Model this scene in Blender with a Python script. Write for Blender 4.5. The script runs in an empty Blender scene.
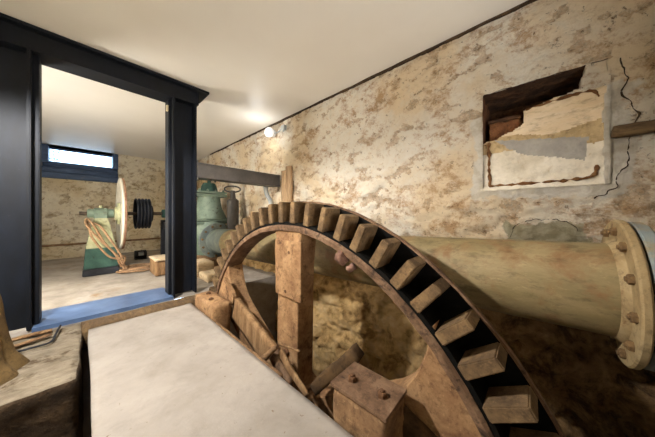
import bpy, bmesh, math, random
from mathutils import Vector, Matrix, noise
random.seed(7)
PI = math.pi
SC = bpy.context.scene
COL = SC.collection
R_ = math.radians

# ------------------------------------------------------------------ materials
def lin(h):
    if isinstance(h, str):
        h = tuple(int(h[i:i+2], 16) / 255 for i in (0, 2, 4))
    return tuple((c / 12.92 if c <= .04045 else ((c + .055) / 1.055) ** 2.4) for c in h) + (1,)

class NT:
    def __init__(s, name):
        s.m = bpy.data.materials.new(name); s.m.use_nodes = True
        s.t = s.m.node_tree; s.b = s.t.nodes['Principled BSDF']
        s.co = s.n('ShaderNodeNewGeometry').outputs['Position']
    def n(s, typ, **kw):
        nd = s.t.nodes.new(typ)
        for k, v in kw.items():
            if k in nd.inputs: s.put(nd.inputs[k], v)
            else: setattr(nd, k, v)
        return nd
    def put(s, sock, v):
        if hasattr(v, 'is_output'): s.t.links.new(v, sock)
        else: sock.default_value = v
    def noise(s, scale, detail=6, rough=.6, dist=0., co=None):
        return s.n('ShaderNodeTexNoise', Vector=co or s.co, Scale=scale, Detail=detail, Roughness=rough, Distortion=dist).outputs['Fac']
    def ramp(s, fac, stops):
        nd = s.n('ShaderNodeValToRGB'); s.put(nd.inputs['Fac'], fac)
        e = nd.color_ramp.elements
        while len(e) < len(stops): e.new(.5)
        for el, (p, c) in zip(e, stops):
            el.position = p; el.color = c if len(c) == 4 else tuple(c) + (1,)
        return nd.outputs['Color']
    def mask(s, fac, a, b):
        nd = s.n('ShaderNodeMapRange'); s.put(nd.inputs['Value'], fac)
        nd.inputs['From Min'].default_value = a; nd.inputs['From Max'].default_value = b
        nd.interpolation_type = 'SMOOTHSTEP'
        return nd.outputs['Result']
    def mix(s, fac, a, b, mode='MIX'):
        nd = s.n('ShaderNodeMix', data_type='RGBA', blend_type=mode)
        s.put(nd.inputs[0], fac); s.put(nd.inputs[6], a); s.put(nd.inputs[7], b)
        return nd.outputs[2]
    def math(s, op, a, b=0.):
        nd = s.n('ShaderNodeMath', operation=op)
        s.put(nd.inputs[0], a); s.put(nd.inputs[1], b)
        return nd.outputs[0]
    def bump(s, h, strength=.5, dist=.02):
        nd = s.n('ShaderNodeBump'); s.put(nd.inputs['Height'], h)
        nd.inputs['Strength'].default_value = strength; nd.inputs['Distance'].default_value = dist
        s.t.links.new(nd.outputs['Normal'], s.b.inputs['Normal'])
    def out(s, col, rough=.8, metal=0., spec=.3):
        s.put(s.b.inputs['Base Color'], col); s.put(s.b.inputs['Roughness'], rough)
        s.b.inputs['Metallic'].default_value = metal
        s.b.inputs['Specular IOR Level'].default_value = spec
        return s.m

def mottled(name, cols, scale=6, rough=.8, bump=.5, bscale=30, bdist=.01, spot=None, spot_at=(.55, .68), spot_scale=9, metal=0., spec=.3, stretch=None, grime=.55):
    s = NT(name)
    co = s.co
    if stretch:
        co = s.n('ShaderNodeVectorMath', operation='MULTIPLY'); s.t.links.new(s.co, co.inputs[0]); co.inputs[1].default_value = stretch; co = co.outputs[0]
    f = s.noise(scale, 8, .65, .3, co)
    n = len(cols)
    c = s.ramp(f, [(.3 + .4 * i / max(1, n - 1), lin(k)) for i, k in enumerate(cols)])
    if spot: c = s.mix(s.mask(s.noise(spot_scale, 8, .7, .5), *spot_at), c, lin(spot))
    if grime:
        g = s.math('MULTIPLY', s.mask(s.noise(scale * 4.5, 9, .75, .2, co), .48, .66), grime)
        c = s.mix(g, c, tuple(q * .45 for q in lin(cols[0])[:3]) + (1,))
        g = s.math('MULTIPLY', s.mask(s.noise(scale * 7.3, 8, .75, .2, co), .55, .68), grime * .6)
        c = s.mix(g, c, tuple(min(.8, q * 1.35) for q in lin(cols[-1])[:3]) + (1,))
    s.bump(s.math('ADD', s.noise(bscale, 8, .7, 0, co), s.math('MULTIPLY', f, .7)), bump, bdist)
    return s.out(c, rough, metal, spec)

def wall_mat(name, white, cream, brown, dark, amount=.0, soil_and_shade=True, panel=False):
    s = NT(name)
    wrp = s.n('ShaderNodeTexNoise', Scale=3., Detail=3.); s.t.links.new(s.co, wrp.inputs['Vector'])
    sc = s.n('ShaderNodeVectorMath', operation='SCALE'); s.t.links.new(wrp.outputs['Color'], sc.inputs[0]); sc.inputs['Scale'].default_value = .07
    wob = s.n('ShaderNodeVectorMath', operation='ADD'); s.t.links.new(s.co, wob.inputs[0]); s.t.links.new(sc.outputs[0], wob.inputs[1])
    sq = s.n('ShaderNodeVectorMath', operation='MULTIPLY'); s.t.links.new(wob.outputs[0], sq.inputs[0]); sq.inputs[1].default_value = (1, .92, 1.2)
    co = sq.outputs[0]
    big = s.noise(1.0, 5, .6, .4); mid = s.noise(4.2, 12, .80, .1, co); fine = s.noise(16, 12, .8, .1, co); speck = s.noise(55, 8, .8)
    c = s.mix(s.mask(big, .40, .62), lin(white), lin(cream))
    c = s.mix(s.math('MULTIPLY', s.mask(fine, .45, .70), .6), c, lin(cream))
    c = s.mix(s.math('MULTIPLY', s.mask(s.noise(5.5, 6, .6, .3), .56, .70), .5), c, lin('e4dccb'))
    vor = s.n('ShaderNodeTexVoronoi', feature='DISTANCE_TO_EDGE', Scale=4.0, Randomness=1.); s.t.links.new(co, vor.inputs['Vector'])
    edge = s.math('MULTIPLY', s.mask(vor.outputs['Distance'], .12, .0), s.mask(s.noise(2.1, 4), .42, .62))
    wear = s.math('ADD', mid, s.math('MULTIPLY', edge, .05))
    wear = s.math('ADD', wear, s.math('MULTIPLY', s.math('SUBTRACT', fine, .5), .35))
    wear = s.math('ADD', wear, s.math('MULTIPLY', s.math('SUBTRACT', speck, .5), .22))
    c = s.mix(s.math('MULTIPLY', s.mask(wear, .50 - amount, .66 - amount), .85), c, lin(brown))
    fl = s.n('ShaderNodeAttribute', attribute_name='flake').outputs['Fac']
    fl = s.math('MULTIPLY', s.mask(s.math('ADD', fl, s.math('MULTIPLY', s.math('SUBTRACT', fine, .5), 1.4)), .45, .9), .6)
    c = s.mix(fl, c, s.mix(s.mask(speck, .42, .58), lin(brown), s.mix(s.mask(fine, .42, .6), lin(cream), lin(dark))))
    w2 = s.math('ADD', s.noise(8., 12, .8, .1, co), s.math('MULTIPLY', edge, .06))
    c = s.mix(s.math('MULTIPLY', s.mask(w2, .60 - amount, .68 - amount), .85), c, lin(dark))
    c = s.mix(s.math('MULTIPLY', s.mask(s.noise(26, 8, .72, .4), .60, .67), .8), c, lin(dark))
    sep = s.n('ShaderNodeSeparateXYZ'); s.t.links.new(s.co, sep.inputs[0])
    if panel:   # the whitewashed surround of the blocked recess and the cement patch over the pipe
        def box(y0, y1, z0, z1, jit):
            w = s.math('MULTIPLY', s.math('SUBTRACT', s.noise(7, 6), .5), jit)
            dy = s.math('ABSOLUTE', s.math('SUBTRACT', s.math('ADD', sep.outputs[1], w), (y0 + y1) / 2))
            dz = s.math('ABSOLUTE', s.math('SUBTRACT', s.math('ADD', sep.outputs[2], w), (z0 + z1) / 2))
            return s.math('MULTIPLY', s.mask(dy, (y1 - y0) / 2, (y1 - y0) / 2 - .02), s.mask(dz, (z1 - z0) / 2, (z1 - z0) / 2 - .02))
        plaster = s.mix(s.mask(s.noise(12, 8, .7), .42, .62), lin('f0eadf'), lin('d9d0be'))
        c = s.mix(s.math('MULTIPLY', box(-.44, .34, 1.0, 1.66, .24), .8), c, plaster)
        cement_and_shadow = s.mix(s.mask(s.noise(14, 7), .4, .6), lin('b5ab8f'), lin('958c6e'))
        c = s.mix(s.math('MULTIPLY', box(-.27, .14, .64, .85, .30), .95), c, cement_and_shadow)
    if soil_and_shade:  # soil colours of the lower wall, with a shadow painted into them
        w = s.math('ADD', sep.outputs[2], s.math('MULTIPLY', s.math('SUBTRACT', s.noise(2.6, 6, .65), .5), .7))
        low = s.mask(w, .60, .40)
        soil = s.ramp(s.noise(5, 9, .7, .5), [(.28, lin('4a3824')), (.38, lin('a07f52')), (.50, lin('d8b47c')), (.7, lin('e8cfa0'))])
        near_shade = s.mask(s.math('ADD', sep.outputs[1], s.math('MULTIPLY', s.math('SUBTRACT', s.noise(2.2, 6, .65), .5), .9)), .85, .45)  # shadow over the near end of the lower wall, painted as darker soil
        shaded_soil = s.ramp(s.noise(6, 10, .75, .4), [(.30, lin('20170e')), (.42, lin('5a442d')), (.53, lin('8f714c')), (.68, lin('b8966a'))])
        c = s.mix(low, c, s.mix(near_shade, soil, shaded_soil))
    h = s.math('ADD', s.math('MULTIPLY', mid, .8), s.math('ADD', s.math('MULTIPLY', fine, .6), s.math('MULTIPLY', edge, -.12)))
    h = s.math('ADD', h, s.math('MULTIPLY', speck, .15))
    s.bump(h, 1., .065)
    return s.out(c, .92, 0, .15)

M = {}
M['wall'] = wall_mat('flaking whitewash', 'f7efe0', 'edd8b6', 'bd9468', '6b4e34', 0., True, True)
M['far'] = wall_mat('bare rubble', 'efe6cf', 'ddcca8', 'ab9068', '64513a', .0, False)
M['pit'] = mottled('pit stone', ['241c12', '4a3822', '86683f', 'a88753'], 4, .9, .8, 14, .03)
M['ceil'] = (lambda s: (s.bump(s.math('ADD', s.noise(2.2, 3), s.math('MULTIPLY', s.noise(40, 3), .03)), .12, .03), s.out(s.ramp(s.noise(1.0, 3), [(.35, lin('e2ddd4')), (.65, lin('e8e4dc'))]), .42, 0, .45))[1])(NT('gloss painted plaster'))
M['floor'] = mottled('worn concrete floor', ['827a72', '9d958b', 'aea59b'], 3, .75, .25, 25, .01, '8a6b45', (.56, .72), 2.2, grime=.25)
M['stonefloor'] = mottled('grey stone floor', ['6d6252', '8a7e6b', 'a09480'], 5, .9, .8, 14, .025, '594936', (.52, .66), 6, stretch=(1, 2.2, 1), grime=.25)
M['earth'] = mottled('brown earth face', ['2e241a', '4a3a29', '67523a'], 6, .95, .8, 20, .03)
M['slab'] = mottled('dusty white slab', ['8c847a', '9d958c', 'aba39a'], 2.0, .9, .3, 60, .005, '75624c', (.64, .69), 22, grime=.15)
M['steel'] = mottled('black painted steel', ['080b11', '0d121b', '141b27'], 5, .58, .12, 30, .004, '2d3036', (.64, .75), 14, spec=.28, stretch=(1, 1, .4), grime=.0)
M['sill'] = mottled('scuffed blue grey sill with sky reflection', ['445879', '546b90', '6880a6'], 5, .30, .1, 30, .003, '7d8490', (.6, .75), 12, spec=.5, grime=.0)  # part of the blue is the window sky's reflection put into the colour
M['grey'] = mottled('grey painted steel', ['3e3b39', '4d4946', '5b5652'], 4, .5, .15, 30, .004, '2f2c2a', (.6, .72), 10, spec=.4, grime=.25)
M['cast'] = mottled('rusty cast iron', ['6f4e35', '93714f', 'b08d66'], 7, .85, .5, 40, .006, '49301f', (.55, .70), 11)
M['rim'] = mottled('brown rusted rim', ['4d3726', '6f5540', '8c7057'], 8, .85, .5, 40, .006, '2c2018', (.54, .68), 12)
M['tooth'] = mottled('dusty iron tooth', ['4c3b29', '6c563c', '8b714f'], 9, .9, .6, 45, .006, '4f3a26', (.58, .74), 15)
M['grease'] = mottled('black grease', ['050504', '0a0907', '16130e'], 12, .8, .6, 50, .006, '332c22', (.68, .78), 28, spec=.12, grime=.0)
M['oak'] = mottled('old pale oak', ['664a32', '8c6d4b', 'a98a66'], 5, .85, .5, 24, .008, '3f2a18', (.58, .72), 8, stretch=(3, 3, .5))
M['oak2'] = mottled('weathered brown timber', ['5e4630', '836548', 'a3855f'], 6, .88, .5, 24, .008, '38281a', (.57, .72), 9)
M['dark_oak'] = mottled('dark damp timber', ['2a1f14', '45331f', '5f482d'], 6, .85, .6, 24, .01)
M['pipe'] = mottled('corroded cream green pipe paint', ['6a5d40', '867652', '9e8b67'], 3.2, .6, .35, 26, .006, '80603f', (.48, .70), 6, spec=.35, stretch=(1, .6, 1.6))
M['flange'] = mottled('rust stained cream flange', ['826c4b', '9b855f', 'ae9a75'], 7, .75, .4, 30, .006, '6b4a2a', (.55, .70), 9)
M['blue'] = mottled('pale blue pipe paint', ['6b7478', '7c8584', '918f80'], 4, .6, .25, 26, .005, '8d7c5c', (.48, .62), 5, spec=.35, grime=.25)
M['bolt'] = mottled('rust brown flange bolt', ['54402a', '6c5437', '856a45'], 20, .85, .5, 50, .004)
M['bluegrey'] = mottled('blue grey pipe paint', ['56605f', '68726f', '7f8478'], 5, .6, .3, 30, .005, '5a4c3a', (.56, .7), 9, grime=.3)
M['lug'] = mottled('pinkish rust', ['5f4438', '7f5f50', 'a08070'], 14, .9, .6, 40, .006)
M['rust'] = mottled('dark rust bolt', ['4a3322', '644630', '82603f'], 20, .85, .5, 50, .004)
M['green'] = mottled('sage green machine paint', ['59695c', '6e7f70', '859282'], 5, .55, .2, 26, .004, '4c4c3a', (.58, .7), 9, spec=.4, grime=.25)
M['dgreen'] = mottled('dark green machine paint', ['1f3a34', '2c4c43', '3b5c50'], 6, .6, .2, 26, .004, '1c221d', (.6, .7), 9, spec=.4, grime=.0)
M['lime'] = mottled('worn yellow green paint', ['8a8a66', '9fa07d', 'b4b393'], 6, .65, .25, 26, .004, '6d6240', (.56, .7), 11, spec=.35, grime=.25)
M['black'] = mottled('black iron', ['121318', '1b1d24', '282b33'], 8, .5, .2, 30, .004, spec=.45, grime=.0)
M['shaft'] = mottled('oily brown steel shaft', ['3c332c', '54483e', '6f6053'], 12, .4, .15, 40, .003, metal=.5)
M['wheelface'] = mottled('chalky white wheel face', ['b9b4a4', 'cbc6b6', 'd8d3c6'], 5, .7, .2, 26, .004, '9b8464', (.6, .75), 7, grime=.25)
M['wheelrim'] = mottled('red brown wheel rim', ['7f5a42', '99745a', 'ad8c72'], 7, .7, .3, 30, .004)
M['hose'] = mottled('dusty tan hose', ['7d6044', '99795a', 'ad9070'], 14, .75, .2, 50, .003)
M['sack'] = mottled('brown sacking', ['4d3c27', '66512f', '7b6440'], 8, .95, .7, 90, .004)
M['conduit'] = mottled('pale grey conduit', ['9aa0a3', 'b0b5b6'], 6, .5, .1, 30, .002, grime=.0)
M['plastic'] = mottled('white lamp plastic', ['d5d6d4', 'e0e1de'], 4, .4, .02, 30, .001, grime=.0)
M['sillwood'] = mottled('blue grey painted window timber', ['2b3a52', '3f5270', '566a88'], 6, .55, .3, 30, .006, '6c6f6a', (.6, .75), 8, stretch=(.5, 2, 3), grime=.0)
M['panel'] = mottled('white limewashed panel', ['bdb29d', 'd6ccba', 'e2dacb'], 5, .9, .5, 28, .010, 'b09a78', (.57, .74), 8, grime=.25)
M['rustline'] = mottled('rust brown mortar', ['55351f', '76502f', '8d6a45'], 14, .95, .9, 40, .02)
M['brick'] = mottled('dark sooty brick', ['33241a', '543b29', '7a5639'], 10, .95, .9, 30, .02)
M['redbrick'] = mottled('crumbling brown brick', ['4b3120', '73492c', '8d6341'], 12, .95, .9, 30, .02)
M['sandstone'] = mottled('pale sandstone', ['c3a988', 'd5bf9e', 'dccab0'], 4, .9, .4, 22, .012, '8f6a48', (.6, .74), 8, stretch=(1, .6, 2))
M['shadow_band'] = mottled('brown shadow band on plaster', ['9c8661', 'b29a73', 'c6af88'], 6, .92, .5, 26, .012, '65462c', (.56, .66), 7)  # cast shadow across the infill, painted as a brown band on the plaster
M['cement_and_shadow'] = mottled('grey shadow triangle', ['8b8680', '9a958e', 'a9a49b'], 6, .9, .4, 26, .008, grime=.2)  # triangular shadow on the infill, painted as a grey area
M['kerb_and_shadow'] = mottled('brown kerb timber and shadow strip', ['463624', '604c35', '786241'], 6, .9, .5, 24, .01, stretch=(3, .6, 3))  # shared by the real kerb timber and the strip that imitates a shadow
M['pad'] = mottled('pale weathered timber', ['8f7353', 'ae9170', 'c6aa86'], 6, .88, .5, 24, .008, stretch=(3, 3, .5), grime=.35)
M['tag'] = mottled('cream tag', ['cdbf9d', 'd9cdb0'], 8, .7, .05, grime=.0)
M['leaf'] = mottled('green leaf', ['4d6b45', '6a8757'], 10, .7, .1, grime=.0)
M['outside'] = mottled('pale outside paving', ['b5aaa2', 'c8beb6'], 4, .9, .2, grime=.0)
M['moss'] = mottled('moss', ['2c3a12', '42551c', '586d2a'], 30, .95, 1., 60, .02)

def glass_mat():
    m = bpy.data.materials.new('window glass'); m.use_nodes = True
    t = m.node_tree; t.nodes.remove(t.nodes['Principled BSDF'])
    tr = t.nodes.new('ShaderNodeBsdfTransparent'); gl = t.nodes.new('ShaderNodeBsdfGlossy'); gl.inputs['Roughness'].default_value = .05
    mx = t.nodes.new('ShaderNodeMixShader'); mx.inputs[0].default_value = .07
    t.links.new(tr.outputs[0], mx.inputs[1]); t.links.new(gl.outputs[0], mx.inputs[2])
    t.links.new(mx.outputs[0], t.nodes['Material Output'].inputs[0]); return m
M['glass'] = glass_mat()
def globe_mat():
    s = NT('lit white globe'); s.b.inputs['Emission Color'].default_value = (1, .98, .94, 1); s.b.inputs['Emission Strength'].default_value = .4
    return s.out((.8, .8, .8, 1), .3)
M['globe'] = globe_mat()

# ------------------------------------------------------------------ geometry helpers
WL = {}
def obj(name, bm, mat, parent=None, smooth=False, loc=None):
    """one mesh object; vertices are given in world space and moved into the parent's frame"""
    o0 = Vector(loc) if loc else (WL[parent.name] if parent else Vector((0, 0, 0)))
    if loc is None and parent is None:
        vs = [v.co for v in bm.verts]
        o0 = Vector(((min(v.x for v in vs) + max(v.x for v in vs)) / 2, (min(v.y for v in vs) + max(v.y for v in vs)) / 2, min(v.z for v in vs)))
    bmesh.ops.translate(bm, verts=bm.verts, vec=-o0)
    bmesh.ops.recalc_face_normals(bm, faces=bm.faces)
    me = bpy.data.meshes.new(name); bm.to_mesh(me); bm.free()
    mats = mat if isinstance(mat, (list, tuple)) else [mat]
    for k in mats: me.materials.append(k)
    if smooth:
        for p in me.polygons: p.use_smooth = True
        if smooth != 'full':
            me.set_sharp_from_angle(angle=R_(38))
    o = bpy.data.objects.new(name, me); COL.objects.link(o)
    if parent:
        o.parent = parent; WL[o.name] = o0 if loc is None else o0
        o.location = o0 - WL[parent.name]
    else:
        o.location = o0; WL[o.name] = o0
    return o

def tag(o, label, cat, group=None):
    o['label'] = label; o['category'] = cat
    if group: o['group'] = group
    return o
def thing(name, label, cat, loc, group=None):
    o = bpy.data.objects.new(name, None); COL.objects.link(o); o.location = loc; o.empty_display_size = .1
    WL[o.name] = Vector(loc)
    return tag(o, label, cat, group)
def struct(o):
    o['kind'] = 'structure'; return o

def box(bm, x0, x1, y0, y1, z0, z1, mi=0):
    vs = [bm.verts.new((x, y, z)) for x in (x0, x1) for y in (y0, y1) for z in (z0, z1)]
    for f in ((0, 1, 3, 2), (4, 6, 7, 5), (0, 4, 5, 1), (2, 3, 7, 6), (0, 2, 6, 4), (1, 5, 7, 3)):
        fc = bm.faces.new([vs[i] for i in f]); fc.material_index = mi
    return vs
def nbox(*a, bev=.006, seg=2):
    bm = bmesh.new(); box(bm, *a)
    if bev: bmesh.ops.bevel(bm, geom=list(bm.edges), offset=bev, segments=seg, affect='EDGES', profile=.6)
    return bm
def rough(bm, amp, scale=8., amp2=0., seed=0.):
    for v in bm.verts:
        p = v.co * scale + Vector((seed, seed * .7, seed * 1.3))
        d = noise.noise_vector(p) * amp
        if amp2: d += noise.noise_vector(p * 4.1) * amp2
        v.co += d
    return bm
def rbox(x0, x1, y0, y1, z0, z1, cell=.04, amp=.006, scale=8., amp2=.002, bev=.008, seed=0.):
    """block with worn, uneven faces"""
    bm = bmesh.new()
    n = [max(1, min(60, int(round(d / cell)))) for d in (x1 - x0, y1 - y0, z1 - z0)]
    idx = {}
    def vert(i, j, k):
        if (i, j, k) not in idx:
            idx[i, j, k] = bm.verts.new((x0 + (x1 - x0) * i / n[0], y0 + (y1 - y0) * j / n[1], z0 + (z1 - z0) * k / n[2]))
        return idx[i, j, k]
    for ax in range(3):
        a, b = [q for q in range(3) if q != ax]
        for side in (0, n[ax]):
            for i in range(n[a]):
                for j in range(n[b]):
                    q = []
                    for di, dj in ((0, 0), (1, 0), (1, 1), (0, 1)):
                        c = [0, 0, 0]; c[ax] = side; c[a] = i + di; c[b] = j + dj; q.append(vert(*c))
                    bm.faces.new(q)
    if bev:
        for (i, j, k), v in idx.items():
            e = [(i in (0, n[0])), (j in (0, n[1])), (k in (0, n[2]))]
            if sum(e) >= 2:
                if e[0]: v.co.x += bev * (1 if i == 0 else -1) * .6
                if e[1]: v.co.y += bev * (1 if j == 0 else -1) * .6
                if e[2]: v.co.z += bev * (1 if k == 0 else -1) * .6
    rough(bm, amp, scale, amp2, seed)
    bmesh.ops.recalc_face_normals(bm, faces=bm.faces)
    return bm
def frame_of(d):
    d = Vector(d).normalized()
    u = d.cross(Vector((0, 0, 1)))
    if u.length < 1e-3: u = Vector((1, 0, 0))
    u.normalize(); return d, u, u.cross(d)
def lathe(bm, prof, axis, org, seg=48, caps=True, phase=0.):
    d, u, w = frame_of(axis); org = Vector(org); rings = []
    for a, r in prof:
        rings.append([bm.verts.new(org + d * a + (u * math.cos(2 * PI * k / seg + phase) + w * math.sin(2 * PI * k / seg + phase)) * r) for k in range(seg)])
    for A, B in zip(rings, rings[1:]):
        for k in range(seg): bm.faces.new((A[k], A[(k + 1) % seg], B[(k + 1) % seg], B[k]))
    if caps:
        bm.faces.new(rings[0]); bm.faces.new(rings[-1][::-1])
    return rings
def nlathe(prof, axis, org, seg=48, caps=True):
    bm = bmesh.new(); lathe(bm, prof, axis, org, seg, caps); return bm
def tube(bm, pts, r, seg=10):
    pts = [Vector(p) for p in pts]; rings = []; pu = None
    for i, p in enumerate(pts):
        d = (pts[min(i + 1, len(pts) - 1)] - pts[max(i - 1, 0)]).normalized()
        if pu is None: _, u, _w = frame_of(d)
        else:
            u = pu - d * pu.dot(d); u.normalize()
        w = d.cross(u); pu = u
        rr = r[i] if isinstance(r, (list, tuple)) else r
        rings.append([bm.verts.new(p + (u * math.cos(2 * PI * k / seg) + w * math.sin(2 * PI * k / seg)) * rr) for k in range(seg)])
    for A, B in zip(rings, rings[1:]):
        for k in range(seg): bm.faces.new((A[k], A[(k + 1) % seg], B[(k + 1) % seg], B[k]))
    bm.faces.new(rings[0]); bm.faces.new(rings[-1][::-1])
def smoothpath(cp, n=12):
    cp = [Vector(p) for p in cp]; out = []
    for i in range(len(cp) - 1):
        p0, p1, p2, p3 = cp[max(i - 1, 0)], cp[i], cp[i + 1], cp[min(i + 2, len(cp) - 1)]
        for k in range(n):
            t = k / n
            out.append(.5 * ((2 * p1) + (p2 - p0) * t + (2 * p0 - 5 * p1 + 4 * p2 - p3) * t * t + (3 * p1 - p0 - 3 * p2 + p3) * t ** 3))
    out.append(cp[-1]); return out
def prism(bm, poly, axis, depth):
    """poly: list of 3D points; extruded by depth along axis"""
    d = Vector(axis).normalized() * depth
    a = [bm.verts.new(p) for p in poly]; b = [bm.verts.new(Vector(p) + d) for p in poly]
    bm.faces.new(a); bm.faces.new(b[::-1])
    n = len(a)
    for i in range(n): bm.faces.new((a[i], b[i], b[(i + 1) % n], a[(i + 1) % n]))
def bolt_bm(c, axis, r, h=None):
    bm = bmesh.new(); h = h or r * 1.2; ph = random.random()
    lathe(bm, [(0, r), (h * .8, r), (h, r * .85)], axis, c, 6, True, ph)
    lathe(bm, [(h * .9, r * .5), (h * 1.3, r * .5), (h * 1.4, r * .4)], axis, c, 10)
    return bm

# ------------------------------------------------------------------ the setting
ZC = 2.34; XW = 2.04; YF = 7.2; XL = -1.0; YB = -1.7; ZP = -2.3
def lines(a, b, step, extra=()):
    n = int(round((b - a) / step)); v = [a + (b - a) * i / n for i in range(n + 1)]
    for e in extra: v.append(e)
    v = sorted(v); out = [v[0]]
    for q in v[1:]:
        if q - out[-1] > 1e-4: out.append(q)
    return out
def sstep(a, b, x):
    t = max(0., min(1., (x - a) / (b - a))); return t * t * (3 - 2 * t)
def stone_h(y, z, s):
    """height of rough coursed rubble under flaking limewash at wall coordinates y, z; and how far the wash has flaked off"""
    w = noise.noise_vector(Vector((y * 2.3, z * 2.3, s)))
    p = Vector((y * 2.6 + w.x * .5, z * 4.4 + w.y * .5, s * 3.1))
    dist, _ = noise.voronoi(p)
    edge = min(1., (dist[1] - dist[0]) * 2.2)
    q = noise.fractal(Vector((y * 5.5, z * 8., s + 2)), .8, 2., 5) + (.22 - .30 * edge) + .35 * noise.noise(Vector((y * 1.1, z * 1.3, s + 20)))
    flake = sstep(.36, .46, q)
    h = .022 * edge ** .6 + .022 * noise.fractal(Vector((y * 3., z * 3., s + 9)), 1., 2., 4)
    h += .007 * noise.noise(Vector((y * 20, z * 20, s))) + .004 * noise.noise(Vector((y * 45, z * 45, s))) - .013 * flake
    return h, flake
HOLE = (-.33, .263, 1.09, 1.80)
def wall_x(y, z):
    """where the face of the long wall stands at y, z"""
    h, k_ = stone_h(y, z, 1.)
    amp = 1. + 1.3 * max(0., min(1., (.5 - z) / .4))
    h = h * amp + .05 * amp * .5 * noise.noise(Vector((y * 1.3, z * 1.3, 4.)))
    if z < .35: h += min(.10, (.35 - z) * .10)                       # the foot of the wall batters out into the pit
    dy = max(HOLE[0] - y, y - HOLE[1], 0); dz = max(HOLE[2] - z, z - HOLE[3], 0)
    k = min(1., math.hypot(dy, dz) / .10)
    h = h * (.25 + .75 * k)
    if z > ZC - .05: h *= .5
    return XW - h, k_
def right_wall():
    bm = bmesh.new()
    ys = lines(YB, -.8, .05)[:-1] + lines(-.8, 2.4, .0125, HOLE[:2]) + lines(2.4, YF, .03)[1:]
    zs = lines(ZP, -.7, .05)[:-1] + lines(-.7, ZC, .0125, HOLE[2:])
    g = []; fl = []
    for y in ys:
        row = []
        for z in zs:
            x, k_ = wall_x(y, z); fl.append(k_)
            row.append(bm.verts.new((x, y, z)))
        g.append(row)
    for i in range(len(ys) - 1):
        for j in range(len(zs) - 1):
            cy, cz = (ys[i] + ys[i + 1]) / 2, (zs[j] + zs[j + 1]) / 2
            if HOLE[0] < cy < HOLE[1] and HOLE[2] < cz < HOLE[3]: continue
            bm.faces.new((g[i][j], g[i + 1][j], g[i + 1][j + 1], g[i][j + 1]))
    o = struct(obj('wall_right', bm, M['wall'], None, 'full', (XW, 0, 0)))
    o.data.attributes.new('flake', 'FLOAT', 'POINT').data.foreach_set('value', fl); return o
right_wall()

WX0, WX1, WZ0, WZ1 = -.58, .55, 1.65, ZC          # the window opening in the far wall
def far_wall():
    bm = bmesh.new()
    xs = lines(XL, XW, .025, (WX0, WX1)); zs = lines(-.09, ZC, .025, (WZ0,)); g = []; fl = [stone_h(x, z, 7.)[1] for x in xs for z in zs]
    for x in xs:
        g.append([bm.verts.new((x, YF - stone_h(x, z, 7.)[0] * 1.2 * (.3 if WX0 - .05 < x < WX1 + .05 and z > WZ0 - .05 else 1), z)) for z in zs])
    for i in range(len(xs) - 1):
        for j in range(len(zs) - 1):
            cx, cz = (xs[i] + xs[i + 1]) / 2, (zs[j] + zs[j + 1]) / 2
            if WX0 < cx < WX1 and cz > WZ0: continue
            bm.faces.new((g[i][j], g[i + 1][j], g[i + 1][j + 1], g[i][j + 1]))
    # reveals of the window opening
    for (a, b) in (((WX0, WZ0), (WX0, WZ1)), ((WX1, WZ0), (WX1, WZ1)), ((WX0, WZ0), (WX1, WZ0)), ((WX0, WZ1), (WX1, WZ1))):
        q = [bm.verts.new(p) for p in ((a[0], YF - .01, a[1]), (b[0], YF - .01, b[1]), (b[0], YF + .42, b[1]), (a[0], YF + .42, a[1]))]
        bm.faces.new(q)
    o = struct(obj('wall_far', bm, M['far'], None, 'full', (0, YF, 0)))
    fl += [0.] * (len(o.data.vertices) - len(fl)); o.data.attributes.new('flake', 'FLOAT', 'POINT').data.foreach_set('value', fl); return o
far_wall()
bm = nbox(XL - .2, XL, YB, YF, ZP, ZC, bev=0); struct(obj('wall_left', bm, M['far']))
bm = nbox(XL, XW, YB - .2, YB, ZP, ZC, bev=0); struct(obj('wall_back', bm, M['far']))
bm = bmesh.new(); box(bm, XL - .2, XW + .5, YB - .2, YF + .5, ZC, ZC + .2)
struct(obj('ceiling', bm, M['ceil']))
# a dark open joint between the ceiling lining and the rough wall head
bm = rbox(XW - .035, XW + .02, YB, 5.6, ZC - .012, ZC - .001, .05, .006, 6, .003, 0)
struct(obj('trim_1', bm, M['earth']))
# floors
bm = bmesh.new()
xs = lines(XL, XW, .06); ys = lines(2.80, YF, .06)
g = [[bm.verts.new((x, y, .006 * noise.noise(Vector((x * 2, y * 2, 1))) - .004)) for y in ys] for x in xs]
for i in range(len(xs) - 1):
    for j in range(len(ys) - 1): bm.faces.new((g[i][j], g[i + 1][j], g[i + 1][j + 1], g[i][j + 1]))
for x0, x1, y in ((XL, XW, 2.80),):
    q = [bm.verts.new(p) for p in ((x0, y, -.003), (x1, y, -.003), (x1, y, ZP), (x0, y, ZP))]; bm.faces.new(q)
struct(obj('floor', bm, M['floor'], None, 'full', (0, 5, 0)))
bm = rbox(XL, -.012, 1.85, 2.80, -.75, -.002, .035, .012, 5, .004, .012)
for f in bm.faces:
    f.normal_update(); f.material_index = 0 if f.normal.z > .6 else 1
struct(obj('floor_left', bm, [M['stonefloor'], M['earth']], None, 'full'))
bm = rbox(XL, .0, YB, 1.85, -.95, -.72, .08, .02, 4, .006, .0); struct(obj('floor_lower', bm, M['earth'], None, 'full'))
bm = rbox(.0, XW + .1, YB, 2.80, ZP - .15, ZP, .1, .03, 3, .01, 0); struct(obj('floor_pit', bm, M['pit'], None, 'full'))
bm = rbox(-.06, -.015, YB, 2.80, ZP, -.74, .12, .015, 3, .005, 0); struct(obj('wall_pit', bm, M['pit'], None, 'full'))

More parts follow.
